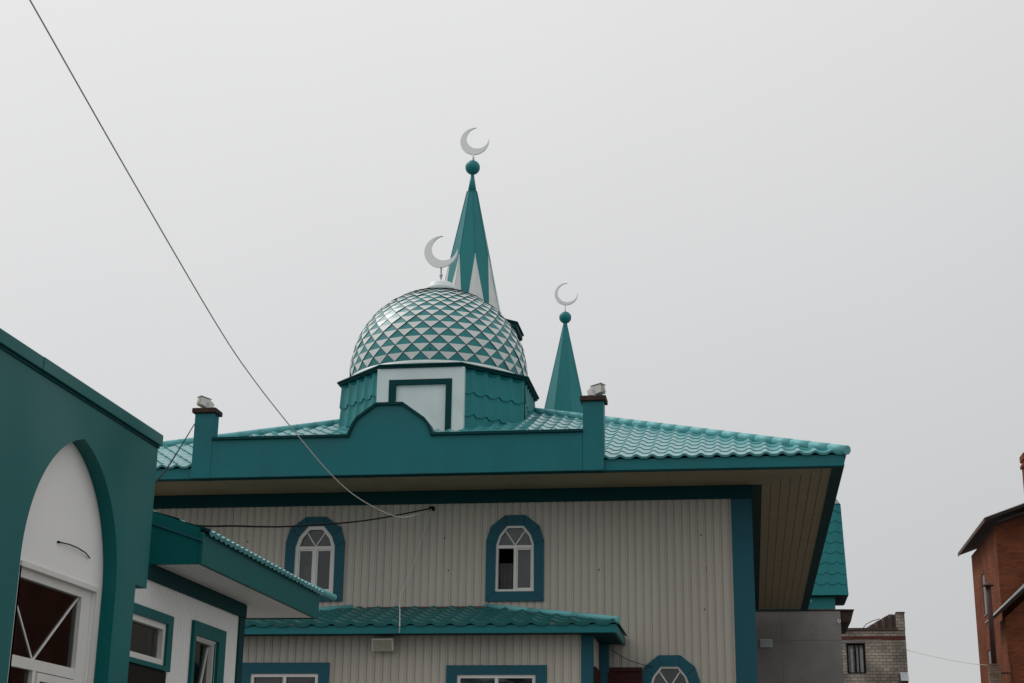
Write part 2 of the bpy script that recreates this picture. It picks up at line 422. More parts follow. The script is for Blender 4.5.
b = MB(); b.box(XR-.40, XR+.0, YF-.035, YF+.3, 0, 7.697, .006); b.build('corner_trim', M['trim'], mosque)
b = MB(); b.box(XL-.03, XL+.42, YF-.035, YF+.3, 0, 7.697, .006); b.build('corner_trim', M['trim'], mosque)
b = MB(); b.box(-6.22, -6.12, YF-.075, YF+.005, 7.56, 7.64, .006); b.box(-6.19, -6.15, YF-.11, YF-.0755, 7.575, 7.625, .004); b.build('cable_clamp', M['wire_b'], mosque)
b = MB(); b.box(XL-.05, XR+.01, YF-.06, YF+.25, 7.70, 7.958, .006); b.build('frieze_band', M['dark_teal'], mosque)
# soffits: separate planks with open joints under a dark backing
b = MB(); b.mi = 0
fy0, fy1 = EY0+.10, YF-.062
k = 12; wd = (fy1-fy0)/k
for i in range(k):
    ya, yb = fy0+i*wd+.004, fy0+(i+1)*wd-.004
    L0 = lambda y: XL-(YF-y); R0 = lambda y: XR+.18+(YF-y)*.82
    xs = [L0(yb)] + [XL+2.9*j+.5 for j in range(5)] + [R0(yb)]
    for j in range(len(xs)-1):
        xa, xb = xs[j]+.003, xs[j+1]-.003
        xa2 = L0(ya) if j == 0 else xa; xb2 = R0(ya) if j == len(xs)-2 else xb
        b.prism([(xa2, ya), (xb2, ya), (xb, yb), (xa, yb)], 'Z', ZS, ZS+.02)
sx0, sx1 = XR+.20, EX1-.21; k = 7; wd = (sx1-sx0)/k
for i in range(k):
    xa, xb = sx0+i*wd+.005, sx0+(i+1)*wd-.005
    Y0 = lambda x: YF-(x-XR-.18)/.82 + .01
    ys = [None, 33.1, 36.2, 40.0, 44.0, EY1-.2]
    for j in range(5):
        ya0 = Y0(xa) if j == 0 else ys[j]+.006; ya1 = Y0(xb) if j == 0 else ys[j]+.006
        b.prism([(xa, ya0), (xb, ya1), (xb, ys[j+1]-.006), (xa, ys[j+1]-.006)], 'Z', ZS, ZS+.02)
b.box(EX0+.15, XL, YF, EY1-.2, ZS, ZS+.02); b.box(XL, XR, YB, EY1-.2, ZS, ZS+.02)
b.build('soffit', M['soffit'], mosque)
b = MB(); b.box(EX0+.1, EX1-.1, EY0+.08, EY1-.1, ZS+.025, ZS+.05); b.build('soffit_backing', M['dark'], mosque)
b = MB(); b.box(XR+.012, XR+.19, YF-.06, YB+.6, ZS-.006, ZS+.018); b.build('soffit_moulding', M['dark_teal'], mosque)
b = MB()
b.box(EX0, EX1, EY0, EY0+.095, ZS-.012, ZE-.005, .005); b.box(EX1-.205, EX1, EY0+.1, EY1, ZS-.012, ZE-.005, .005)
b.box(EX0, EX0+.15, EY0+.1, EY1, ZS-.012, ZE-.005, .005); b.box(EX0+.16, EX1-.21, EY1-.18, EY1, ZS-.012, ZE-.005, .005)
b.build('fascia', M['teal'], mosque)
b = MB()
b.box(EX0+.02, EX1-.23, EY0+.012, EY0+.10, ZS-.035, ZS-.014); b.box(EX1-.20, EX1-.01, EY0+.02, EY1-.02, ZS-.035, ZS-.014)
b.build('fascia_edge', M['dark_teal'], mosque)
# tiled roof
b = MB(); ax, ay, az = AP; zr = ZE+.012
def slope(c0, c1, apex, **kw):
    c0, c1, a = Vector(c0), Vector(c1), Vector(apex); ud = (c1-c0).normalized(); t = (a-c0).dot(ud); vd = a-c0-ud*t
    tiles(b, c0, ud, vd, [(0, 0), ((c1-c0).length, 0), (t, vd.length)], **kw)
o = .05
P = [(EX0-o, EY0-o, zr), (EX1+o, EY0-o, zr), (EX1+o, EY1+o, zr), (EX0-o, EY1+o, zr)]
slope(P[0], P[1], AP); slope(P[1], P[2], AP, samp=6); slope(P[2], P[3], AP, samp=4); slope(P[3], P[0], AP, samp=6)
roof = b.build('roof', M['tile'], mosque, normals=False)
for q in P:
    b = MB(); q = Vector(q); d = (Vector(AP)-q).normalized(); ridge(b, q - d*.02 + Vector((0, 0, .05)), Vector(AP)+Vector((0, 0, .05)), r=.082, seg=.52)
    b.build('ridge_cap', M['ridge'], roof)
# parapet with pediment and two piers
b = MB(); y0, y1 = 28.27, 28.55
top = [(-7.50, 8.69), (-7.40, 8.93), (-7.33, 9.04), (-6.97, 9.305), (-6.47, 9.305), (-6.05, 9.0), (-5.97, 8.9), (-5.88, 8.68)]
b.prism([(-10.13, 7.945), (-10.13, 8.69)] + top + [(-2.96, 8.68), (-2.96, 7.945)], 'Y', y0, y1)
b.box(-10.252, -10.132, y0+.004, y1, 7.945, 8.69)
par = b.build('parapet', M['teal'], mosque)
b = MB(); th = .055
path = [(-10.235, 8.69)] + top + [(-2.965, 8.68)]
for i in range(len(path)-1):
    p0, p1 = Vector(path[i]), Vector(path[i+1]); d = (p1-p0).normalized(); nn = Vector((-d.y, d.x))
    e = .012
    b.prism([p0-d*e+nn*.003, p1+d*e+nn*.003, p1+d*e+nn*th, p0-d*e+nn*th], 'Y', y0-.05-.001*i, y1+.04+.001*i)
b.build('coping', M['dark_teal'], par)
for x0, x1, zt in ((-10.64, -10.25, 9.245), (-2.955, -2.555, 9.28)):
    b = MB(); b.box(x0, x1, 28.262, 28.56, 7.94, zt, .006); p = b.build('pier', M['teal'], par)
    b = MB(); b.box(x0-.05, x1+.05, 28.20, 28.62, zt+.003, zt+.10, .01); b.build('pier_cap', M['brown'], par)
# drum and dome
DX, DY, DR = -7.15, 35.25, 2.13
def octo(a, rot=22.5): return [(DX+a/math.cos(R(22.5))*math.cos(R(rot+45*k)), DY+a/math.cos(R(22.5))*math.sin(R(rot+45*k))) for k in range(8)]
b = MB(); ap = 2.16
oc = octo(ap)
for k in range(8):
    a, c = Vector((*oc[k], 9.32)), Vector((*oc[(k+1) % 8], 9.32))
    mid = (a+c)/2
    if mid.y < DY-2: continue                                      # the front face carries the panel
    u = (c-a).normalized(); n_ = u.cross(Vector((0, 0, 1)))
    tiles(b, a, u, (0, 0, 1), [(0, 0), ((c-a).length, 0), ((c-a).length, 2.15), (0, 2.15)], pitch=.355, row=.52, amp=.04, step=.03, samp=12, scal=.055)
drum = b.build('drum', M['tile_clad'], mosque, normals=False)
b = MB(); b.prism(octo(ap-.06), 'Z', 8.8, 11.47); b.build('drum_core', M['dark_teal'], drum)
for k in range(8):
    pass
for k in range(8):
    x, y = oc[k]
    if y > DY-1.9:
        b = MB(); b.tube([(x, y, 9.), (x, y, 11.47)], .04, 6); b.build('corner_strip', M['tile_clad'], drum)
fx0, fx1, fyd = DX-1.01, DX+1.01, DY-ap
b = MB(); zt = 11.47
rc = lambda a, b_, c, d: [(a, c), (b_, c), (b_, d), (a, d)]
b.ring(rc(fx0, fx1, 9.2, zt), rc(fx0+.28, fx1-.28, 9.5, zt-.27), 'Y', fyd-.055, fyd+.08); b.build('panel_border', M['offwhite'], drum)
b = MB(); b.ring(rc(fx0+.282, fx1-.282, 9.502, zt-.272), rc(fx0+.44, fx1-.42, 9.65, zt-.39), 'Y', fyd-.075, fyd+.07); b.build('panel_frame', M['dark_teal'], drum)
b = MB(); b.box(fx0+.40, fx1-.38, fyd-.004, fyd+.05, 9.6, zt-.37); b.build('panel', M['offwhite'], drum)
b = MB(); b.prism(octo(2.26), 'Z', 11.475, 11.52); b.prism(octo(2.30), 'Z', 11.523, 11.555); b.build('drum_cornice', M['dark_teal'], drum)
DZ = 11.90; DX = -7.185
b = MB(); b.lathe((DX, DY, 0), [(2.160, 11.556), (2.150, 11.682)], 64)
dome_ring = b.build('dome_base_ring', M['offwhite'], drum)
# shingled dome: diamonds, lower half white and upper half teal, each overlapping the row below
b = MB(); N = 32; lat0 = R(-5.7); psi0 = math.log(math.tan(math.pi/4+lat0/2)); dp = .094
gd = lambda j: 2*math.atan(math.exp(psi0+j*dp))-math.pi/2
def sp(lat, lon, r): return (DX+r*math.cos(lat)*math.cos(lon), DY+r*math.cos(lat)*math.sin(lon), DZ+r*math.sin(lat))
rows = 0
while gd(rows+1) < R(81): rows += 1
SH = .962
for j in range(rows):
    for i in range(N):
        lon = 2*math.pi*(i + .5*(j % 2))/N; h = math.pi/N
        la, lt, lb = gd(j), gd(j+1), gd(j-1) if j > 0 else gd(0)
        hh = h*SH; ltt = la+(lt-la)*SH; lbb = la+(lb-la)*SH
        jr = random.uniform(-.008, .008)
        Lp, Rp = sp(la, lon-hh, DR+.016+jr), sp(la, lon+hh, DR+.016+jr)
        Tp = sp(ltt, lon, DR+.004); Mp = [(p_+q_)/2 for p_, q_ in zip(Lp, Rp)]
        b.mi = 1; b.quad([Lp, Mp, Tp]); b.quad([Mp, Rp, Tp])
        if j > 0:
            b.mi = 0; Bp = sp(lbb, lon, DR+.026+jr); b.quad([Lp, Bp, Mp]); b.quad([Mp, Bp, Rp])
dome = b.build('dome', [M['dome_white'], M['dome_teal']], mosque)
b = MB(); b.lathe((DX, DY, DZ), [(DR*math.cos(a), DR*math.sin(a)) for a in [R(-8+96*k/20) for k in range(21)]], 60)
b.build('dome_underlay', M['dark_teal'], dome)
b = MB(); b.lathe((DX, DY, 13.98), [(.30, -.06), (.36, .10), (.372, .12), (.372, .155), (.345, .17), (.335, .22), (.29, .285), (.20, .33), (.07, .355), (.04, .40)], 28)
b.build('dome_cap', M['offwhite'], dome)

def crescent(mb, c, Ro, thick, yaw=0.):
    """flat crescent opening to the upper right, its outer circle centred at c"""
    k = {'fat': (.786, .306), 'slim': (.872, .172)}[thick]; r, off = k
    a0 = R(45); half = R(39); n = 40
    out = []; inn = []
    for i in range(n+1):
        a = a0+half + (2*math.pi-2*half)*i/n
        out.append((math.cos(a), math.sin(a)))
    cx, cz = off*math.cos(a0), off*math.sin(a0)
    b0 = math.atan2(math.sin(half), math.cos(half)-off)
    for i in range(n+1):
        a = a0+b0 + (2*math.pi-2*b0)*i/n
        inn.append((cx+r*math.cos(a), cz+r*math.sin(a)))
    def P(q, t):
        x = q[0]*Ro; return (c[0]+x*math.cos(yaw)-t*math.sin(yaw), c[1]+x*math.sin(yaw)+t*math.cos(yaw), c[2]+q[1]*Ro)
    t = .03
    of, ob, jf, jb = [[mb.v(P(q, s)) for q in L] for L in (out, inn) for s in (-t, t)]
    for i in range(n):
        mb.face([of[i], of[i+1], jf[i+1], jf[i]]); mb.face([ob[i+1], ob[i], jb[i], jb[i+1]])
        mb.face([of[i+1], of[i], ob[i], ob[i+1]]); mb.face([jf[i], jf[i+1], jb[i+1], jb[i]])
b = MB(); crescent(b, (-7.215, DY, 15.12), .415, 'fat'); b.build('crescent', M['crescent'], dome)
b = MB(); b.tube([(-7.195, DY, 14.3), (-7.195, DY, 14.74)], .022, 8); b.lathe((-7.195, DY, 14.50), [(.02, -.06), (.045, 0), (.02, .06)], 10)
b.build('finial_pole', M['galv'], dome)
# upper and lower arched windows
arch_window(mosque, W1, YF, 5.77, trim_w=1, fw=.075, label='arched window with a wide white frame, partly behind the wing roof')
arch_window(mosque, W2, YF, 5.74, open_left=True, label='arched window with its left casement open')
arch_window(mosque, W3, YF, 2.99, fw=.04, label='lower arched window cut by the bottom of the picture')

# ------------------------------------------------------------------ low annex in front of the facade
annex = thing('annex', 'low cream annex with dark teal hip roof against the mosque front wall', 'annex', (-6.4, 28.3, 0))
AX0, AX1, AY = -10.0, -2.78, 28.3
b = MB()
siding(b, AX0, AX1-.2, 0, 4.90, fY(AY), [(-9.2, -7.86, 2.9, 4.26), (-5.4, -3.72, 2.9, 4.24)])
siding(b, AY+.02, 29.70, 0, 4.90, lambda p: Vector((AX1-.02+p[1], p[0], p[2])))
b.build('wall', M['siding'], annex, normals=False)
b = MB(); b.box(AX1-.21, AX1, AY-.03, AY+.2, 0, 4.885, .005); b.build('corner_trim', M['trim'], annex)
b = MB(); b.box(AX1-.02, AX1+.16, 29.72, 29.93, 0, 4.885, .005); b.build('corner_trim', M['trim'], annex)
b = MB(); b.box(AX0-.4, AX1+.40, 27.86, 29.93, 4.892, 4.91); b.build('soffit', M['dark_teal'], annex)
b = MB(); b.box(AX0-.45, AX1+.47, 27.80, 27.855, 4.87, 5.02, .005); b.box(AX1+.41, AX1+.47, 27.86, 29.95, 4.87, 5.02, .005); b.build('fascia', M['teal'], annex)
ez, ey = 5.04, 27.76; ex0, ex1 = AX0-.5, AX1+.52; rx0, rx1, rz, ry = -7.72, -5.05, 5.60, 29.94
b = MB()
o0 = Vector((ex0, ey, ez)); vd = Vector((0, ry-ey, rz-ez)); vl = vd.length
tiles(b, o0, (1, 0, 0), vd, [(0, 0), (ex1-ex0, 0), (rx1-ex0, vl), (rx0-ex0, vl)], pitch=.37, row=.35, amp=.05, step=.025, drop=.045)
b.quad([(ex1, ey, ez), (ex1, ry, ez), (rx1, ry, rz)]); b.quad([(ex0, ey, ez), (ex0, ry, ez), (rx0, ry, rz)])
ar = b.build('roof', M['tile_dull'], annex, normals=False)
b = MB(); ridge(b, (ex1+.0, ey-.0, ez+.05), (rx1, ry, rz+.04), r=.055, seg=.9); b.build('ridge_cap', M['ridge'], ar)
b = MB(); ridge(b, (ex0, ey, ez+.05), (rx0, ry, rz+.04), r=.055, seg=.9); b.build('ridge_cap', M['ridge'], ar)
b = MB(); b.prism([(ry-.06, rz-.02), (29.985, rz+.0), (29.985, rz+.05), (ry-.05, rz+.03)], 'X', rx0+.3, rx1+.1); b.build('wall_flashing', M['rust'], ar)
rect_window(annex, fY(AY), -9.38, -7.68, 2.75, 4.40, (.2, .2, .2, .2), .06, mull=(-8.53,))
rect_window(annex, fY(AY), -5.47, -3.62, 2.75, 4.345, (.2, .2, .17, .2), .06, mull=(-4.54,))
b = MB(); b.box(AX1-.012, AX1+.02, 28.62, 29.45, 0, 4.35); b.build('door', M['redbrown'], annex)

# dark red gate leaf beside the annex
gate = thing('metal_gate', 'dark red metal gate leaf between the annex and the lower arched window', 'gate', (-2.3, 29.72, 0))
b = MB(); b.box(-2.60, -1.99, 29.72, 29.74, .1, 4.38); b.build('sheet', M['redbrown'], gate)
b = MB(); b.box(-2.60, -1.98, 29.69, 29.717, 4.36, 4.44, .004); b.box(-2.60, -1.98, 29.695, 29.717, 4.10, 4.14, .004); b.box(-2.62, -2.55, 29.695, 29.717, 0, 4.35); b.box(-2.04, -1.98, 29.695, 29.717, 0, 4.35); b.build('frame', M['redbrown'], gate)

# wall lamp under the annex eave
lamp = thing('wall_lamp', 'pale rectangular lamp box under the eave of the low annex', 'lamp', (-6.64, 28.25, 4.72))
def lf(p): return Vector((-6.64, 28.13, 4.72)) + Matrix.Rotation(R(20), 3, 'X') @ Vector(p)
b = MB(lf); b.box(-.20, .20, -.06, .07, -.12, .12, .012); b.build('housing', M['white'], lamp)
b = MB(lf); b.box(-.175, .175, -.068, -.062, -.10, .085); b.build('diffuser', M['lamp_glass'], lamp)
b = MB(); b.box(-6.69, -6.59, 28.17, 28.30, 4.74, 4.82); b.build('bracket', M['galv'], lamp)

# floodlights on the parapet piers
def flood(cx, z, yaw, label, w=.24, h=.15):
    t = thing('floodlight', label, 'floodlight', (cx, 28.45, z), 'floodlights on the parapet piers')
    f = lambda p: Vector((cx, 28.45, z+.13)) + Matrix.Rotation(yaw, 3, 'Z') @ (Matrix.Rotation(R(-14), 3, 'X') @ Vector(p))
    b = MB(f); b.prism([(-.16, -.07), (-.17, .075), (.02, .10), (.14, .05), (.14, -.03), (.02, -.075)], 'X', -w/2, w/2); b.build('housing', M['white'], t)
    b = MB(f); b.prism([(-.20, .088), (.05, .115), (.05, .125), (-.20, .098)], 'X', -w/2-.015, w/2+.015); b.build('visor', M['white'], t)
    b = MB(f); b.box(-w/2+.02, w/2-.02, -.178, -.165, -.055, .06); b.build('lens', M['lamp_glass'], t)
    b = MB(f); b.box(-w/2-.014, -w/2-.003, -.02, .02, -.13, .03); b.box(w/2+.003, w/2+.014, -.02, .02, -.13, .03); b.box(-w/2-.014, w/2+.014, -.02, .02, -.145, -.131); b.build('bracket', M['galv'], t)
flood(-10.50, 9.345, R(-40), 'small white floodlight on the left parapet pier, near the portal', .145)
flood(-2.72, 9.38, R(65), 'small white floodlight on the right parapet pier, beside the smaller spire', .17)

# ------------------------------------------------------------------ minarets
def oct_pts(cx, cy, a, z): return [Vector((cx+a/math.cos(R(22.5))*math.cos(R(22.5+45*k)), cy+a/math.cos(R(22.5))*math.sin(R(22.5+45*k)), z)) for k in range(8)]
mx, my = -9.53, 52.
m1 = thing('minaret', 'tall minaret with teal spire zigzagged white, topped by ball and crescent, behind the dome', 'minaret', (mx, my, 0), 'minarets')
b = MB(); zb, ztp = 18.50, 23.84; A0, A1 = 1.20, .18
ring0, ring1 = oct_pts(mx, my, A0, zb), oct_pts(mx, my, A1, ztp); zt_ = 21.15; tt = (zt_-zb)/(ztp-zb)
for k in range(8):
    j = (k+1) % 8; a, c, d, e = ring0[k], ring0[j], ring1[j], ring1[k]; m = (a+c)/2
    ta, tc_ = a.lerp(e, tt), c.lerp(d, tt); am, cm = a.lerp(c, .46), a.lerp(c, .54)
    b.mi = 1; b.quad([a, am, ta]); b.quad([cm, c, tc_])
    b.mi = 0; b.quad([am, cm, tc_, d, e, ta])
sp_ = b.build('spire', [M['tile_clad'], M['dome_white']], m1, normals=False)
b = MB()
for k in range(8):
    b.tube([ring0[k], ring0[k].lerp(ring1[k], tt)], .016, 5); 
b.build('seam', M['dome_white'], sp_)
b = MB()
for k in range(8): b.tube([ring0[k].lerp(ring1[k], tt), ring1[k]], .016, 5)
b.prism([(p.x, p.y) for p in oct_pts(mx, my, .192, 0)], 'Z', ztp-.03, ztp+.015)
b.build('seam', M['teal'], sp_)
b = MB(); b.lathe((mx, my, ztp+.016), [(.165, 0), (.10, .42), (.05, .74)], 16); b.build('spire_tip', M['tile_clad'], sp_)
b = MB(); b.lathe((mx+.0, my, 24.84), [(max(.05, .275*math.sin(math.pi*k/14)), -.275*math.cos(math.pi*k/14)) for k in range(15)], 24); b.build('ball', M['tile_clad'], m1)
b = MB(); crescent(b, (mx+.06, my, 25.90), .545, 'fat'); cr = b.build('crescent', M['crescent'], m1)
b = MB(); b.tube([(mx+.02, my, 25.08), (mx+.02, my, 25.43)], .04, 8); b.build('pole', M['crescent'], cr)
b = MB(); b.prism([(p.x, p.y) for p in oct_pts(mx, my, 1.83, 0)], 'Z', 18.28, 18.45); b.prism([(p.x, p.y) for p in oct_pts(mx, my, 1.88, 0)], 'Z', 18.453, 18.50)
b.build('cornice', M['dark_teal'], m1)
b = MB(); pts = oct_pts(mx, my, 1.62, 0); b.prism([(p.x, p.y) for p in pts], 'Z', 0, 18.28); b.build('tower', M['tile_clad'], m1)

sx, sy = -6.52, 56.
m2 = thing('minaret', 'slimmer plain teal eight-sided spire with ball and thin crescent, right of the dome', 'minaret', (sx, sy, 0), 'minarets')
b = MB(); r0, r1 = oct_pts(sx, sy, 1.0, 15.2), oct_pts(sx, sy, .04, 20.02)
for k in range(8): b.quad([r0[k], r0[(k+1) % 8], r1[(k+1) % 8], r1[k]])
sp2 = b.build('spire', M['tile_clad'], m2, normals=False)
b = MB()
for k in range(8): b.tube([r0[k], r1[k]], .012, 5)
b.build('seam', M['tile_clad'], sp2)
b = MB(); b.lathe((sx, sy, 20.17), [(max(.04, .235*math.sin(math.pi*k/14)), -.235*math.cos(math.pi*k/14)) for k in range(15)], 24); b.build('ball', M['tile_clad'], m2)
b = MB(); crescent(b, (sx+.04, sy, 21.12), .45, 'slim'); cr = b.build('crescent', M['crescent'], m2)
b = MB(); b.tube([(sx, sy, 20.42), (sx, sy, 20.72)], .018, 8); b.build('pole', M['crescent'], cr)
b = MB(); b.prism([(p.x, p.y) for p in oct_pts(sx, sy, 1.2, 0)], 'Z', 14.9, 15.19); b.build('cornice', M['dark_teal'], m2)
b = MB(); b.prism([(p.x, p.y) for p in oct_pts(sx, sy, .9, 0)], 'Z', 0, 14.9); b.build('tower', M['tile_clad'], m2)

# ------------------------------------------------------------------ portal building on the left
portal = thing('portal_building', 'dark bluish green portal with tall pointed arch niche and white window', 'building', (-6.0, 10.5, 0))
PX = -6.0
def arch(c, hw, spring, tip, n=14):
    pts = []
    # right half then left half, from the foot up to the tip and down again
    for i in range(n+1):
        t = i/n; z = spring + (tip-spring)*t
        # circular haunch: half width falls slowly, then quickly
        k = (tip-spring); rr = (k*k+hw*hw)/(2*hw); cxo = hw-rr
        x = cxo + math.sqrt(max(0, rr*rr-(k*t)**2)); pts.append((x, z))
    return [(c+hw, 0)] + [(c+x, z) for x, z in pts] + [(c-x, z) for x, z in reversed(pts[:-1])] + [(c-hw, 0)]
ap_ = arch(13.15, 1.02, 3.45, 4.97)
b = MB()
hw, spr, tip_ = 1.02, 3.66, 4.94
def half(z):
    if z <= spr: return hw
    k_ = tip_-spr; rr = (k_*k_+hw*hw)/(2*hw); return max(0., hw-rr + math.sqrt(max(0, rr*rr-(z-spr)**2)))
zl = sorted({0., 1.2, 2.4, spr, 3.82, tip_} | {spr+(tip_-spr)*i/24 for i in range(25)})
for za, zb_ in zip(zl, zl[1:]):
    ye = 14.65 if zb_ <= 3.82 else 14.94
    ha, hb = half(za), half(zb_)
    if hb < 1e-4: hb = 0.
    for x in (PX, PX-.135):
        b.quad([(x, 5.5, za), (x, 13.15-ha, za), (x, 13.15-hb, zb_), (x, 5.5, zb_)]); b.quad([(x, 13.15+ha, za), (x, ye, za), (x, ye, zb_), (x, 13.15+hb, zb_)])
    for sg in (-1, 1): b.quad([(PX, 13.15+sg*ha, za), (PX-.135, 13.15+sg*ha, za), (PX-.135, 13.15+sg*hb, zb_), (PX, 13.15+sg*hb, zb_)])
    b.quad([(PX, ye, za), (PX-.135, ye, za), (PX-.135, ye, zb_), (PX, ye, zb_)])
for x in (PX, PX-.135): b.quad([(x, 5.5, tip_), (x, 13.15, tip_), (x, 13.15, 5.30), (x, 5.5, 5.30)]); b.quad([(x, 13.15, tip_), (x, 14.94, tip_), (x, 14.94, 5.30), (x, 13.15, 5.30)])
b.quad([(PX, 14.94, tip_), (PX-.135, 14.94, tip_), (PX-.135, 14.94, 5.3), (PX, 14.94, 5.3)]); b.quad([(PX, 14.65, 3.82), (PX, 14.94, 3.82), (PX-.135, 14.94, 3.82), (PX-.135, 14.65, 3.82)])
bmesh.ops.remove_doubles(b.bm, verts=b.bm.verts[:], dist=.0005)
b.build('facade', M['portal'], portal)
b = MB(); b.box(PX-.42, PX+.035, 5.5, 12.10, 5.302, 5.42, .006); b.box(PX-.42, PX+.038, 12.105, 14.97, 5.302, 5.422, .006); b.build('coping', M['portal'], portal)
b = MB(); b.box(PX-.40, PX+.012, 5.5, 14.955, 5.275, 5.299); b.build('coping_drip', M['dark_teal'], portal)
b = MB(); b.box(-12, -7.1, 5.5, 14.6, 0, 5.2); b.box(-7.09, PX-.42, 5.5, 14.62, 5.05, 5.25); b.box(-7.09, -6.22, 14.42, 14.62, 0, 5.04); b.box(-7.09, -6.22, 5.5, 5.7, 0, 5.04); b.build('body', M['portal'], portal)
# white niche board with a window opening
b = MB(); wx = PX-.141; u0, u1, z0, z1 = 12.42, 14.02, 1.0, 3.655
bd = arch(13.15, 1.22, 3.5, 5.06)
left = [p for p in bd if p[0] <= 13.15]; 
b.prism([(11.8, z1), (11.8, 5.1), (14.5, 5.1), (14.5, z1)], 'X', wx-.05, wx)
b.box(wx-.05, wx, 11.8, u0, 0, z1-.001); b.box(wx-.05, wx, u1, 14.5, 0, z1-.001); b.box(wx-.05, wx, u0+.001, u1-.001, 0, z0)
b.build('niche_board', M['render_w'], portal)
f = fX(wx)
b = MB(f); rc2 = lambda a, b_, c, d: [(a, c), (b_, c), (b_, d), (a, d)]
# local prism axis 'Y' is the outward direction: positive = towards the yard
def cu(y): return y
b.ring(rc2(u0+.002, u1-.002, z0+.002, z1-.002), rc2(12.50, 13.80, 1.1, 3.575), 'Y', -.10, -.030)
b.box(12.49, 13.81, -.10, -.034, 2.82, 2.915); b.box(12.945, 13.01, -.09, -.036, 1.1, 2.82)
b.ring(rc2(13.02, 13.79, 1.12, 2.81), rc2(13.08, 13.73, 1.18, 2.74), 'Y', -.085, -.025)
bar(b, (12.98, 2.915), (13.79, 3.57), .017, -.07, -.058); bar(b, (12.965, 2.915), (12.51, 3.40), .017, -.07, -.060)
pw = b.build('window', M['white'], portal)
b = MB(f); b.box(12.46, 13.84, -.078, -.072, 1.05, 3.6); b.build('pane', M['glass_d'], pw)
b = MB(f); b.ring(rc2(u0-.0, 14.10, 1.0, 3.70), rc2(u0+.0, u1+.004, z0, z1), 'Y', .002, .018); b.build('casing', M['white'], pw)
room(pw, f, 12.3, 14.1, .9, 3.7, -.101, -.9); curtain(pw, f, 13.35, 13.80, 1.0, 3.6, -.25)
b = MB(); b.tube([(wx+.012, 13.10, 3.975), (wx+.03, 13.28, 3.985), (wx+.03, 13.47, 3.985), (wx+.03, 13.65, 3.97), (wx+.012, 13.80, 3.945)], .006, 6)
b.tube([(wx, 13.10, 3.975), (wx+.02, 13.10, 3.975)], .011, 8)
tag(b.build('cable_stub', M['wire_b'], None, (wx, 13.1, 3.97)), 'short dark cable stub curving across the white arch board of the portal', 'cable')

# ------------------------------------------------------------------ side wing beyond the portal
wing = thing('side_wing', 'white sided low wing with green trimmed windows beyond the portal', 'wing', (-6.3, 17., 0))
WX = -6.3; WY0, WY1 = 14.7, 18.98
b = MB(); siding(b, WY0, WY1-.2, 0, 4.03, fX(WX), [(15.1, 16.40, 0, 3.66), (17.24, 18.0, 2.0, 3.60)], pitch=.1, d=.008)
siding(b, -9, WX-.03, 0, 4.03, lambda p: Vector((p[0], WY1-.03, p[2])), pitch=.1)
b.build('wall', M['siding_w'], wing, normals=False)
b = MB(); b.box(WX-.2, WX+.025, WY1-.20, WY1, 0, 4.028, .004); b.build('corner_trim', M['dark_teal'], wing)
b = MB(); b.box(WX-.1, WX+.035, WY0, WY1+.012, 4.03, 4.195, .004); b.build('frieze_band', M['dark_teal'], wing)
rect_window(wing, fX(WX), 15.05, 16.46, 3.13, 3.73, (.15, .15, .10, .05), .065, trim='trim_green', cur=False, pane='glass_d')
b = MB()
for k in range(6): b.box(WX-.03, WX+.012-.002*(k % 2), 15.12, 16.42, 3.125-.5*(k+1)+.004, 3.125-.5*k-.004)
b.build('door', M['door'], wing)
rect_window(wing, fX(WX), 17.13, 18.25, 2.0, 3.78, (.08, .24, .155, .15), .045, trim='trim_green', cur=False, bars=[((17.62, 2.75), (17.92, 3.55)), ((17.60, 2.75), (17.30, 3.3))], trans=(), pane='glass_d', rec=.03)
FX = -5.70; FY0, FY1 = 15.66, 20.32; SL = .34
b = MB()
for k in range(5):
    w_ = (WX+.034-(FX-.05))/5; xa = FX-.05+w_*k; b.box(xa+w_+.004, xa-.004, FY0+.03, FY1-.05, 4.20, 4.215)
b.box(-9, WX+.03, WY1+.015, FY1-.05, 4.20, 4.215)
b.build('soffit', M['soffit_w'], wing)
b = MB(); b.box(-9, FX-.04, FY0+.03, FY1-.04, 4.225, 4.24); b.build('soffit_backing', M['dark'], wing)
b = MB(); b.box(FX-.05, FX, FY0, FY1, 4.185, 4.52, .004)
b.prism([(-8.8, 4.185), (FX-.052, 4.185), (FX-.052, 4.575), (-8.8, 4.575+SL*3.05)], 'Y', FY0, FY0+.04)
b.box(-8.8, FX-.052, FY1-.05, FY1, 4.185, 4.52); b.build('fascia', M['trim_green'], wing)
b = MB(); b.prism([(-8.8, 4.42+SL*3.05), (FX-.002, 4.42), (FX-.002, 4.445), (-8.8, 4.445+SL*3.05)], 'Y', FY0-.02, FY0-.002); b.build('flashing', M['trim'], wing)
b = MB(); e0 = Vector((FX+.05, FY0+.045, 4.525)); vd = Vector((-1, 0, SL)).normalized(); Lr = 3.2*math.sqrt(1+SL*SL); Ly = FY1+.05-(FY0+.045)
tiles(b, e0, (0, 1, 0), vd, [(0, 0), (Ly, 0), (Ly-3.2, Lr), (0, Lr)], pitch=.165, row=.35, amp=.022, step=.018, samp=8)
b.quad([(FX+.05, FY1+.05, 4.53), (-9, FY1+.05, 4.53), (FX+.05-3.2, FY1+.05-3.2, 4.53+SL*3.2)])
wr = b.build('roof', M['tile'], wing, normals=False)
b = MB(); ridge(b, (FX+.10, FY1+.42, 4.53), (FX-.4, FY1-.42, 4.74), r=.04, seg=.5); ridge(b, (FX-.4, FY1-.42, 4.74), (FX-2.8, FY1-2.8, 5.53), r=.05, seg=.5); b.build('ridge_cap', M['ridge'], wr)

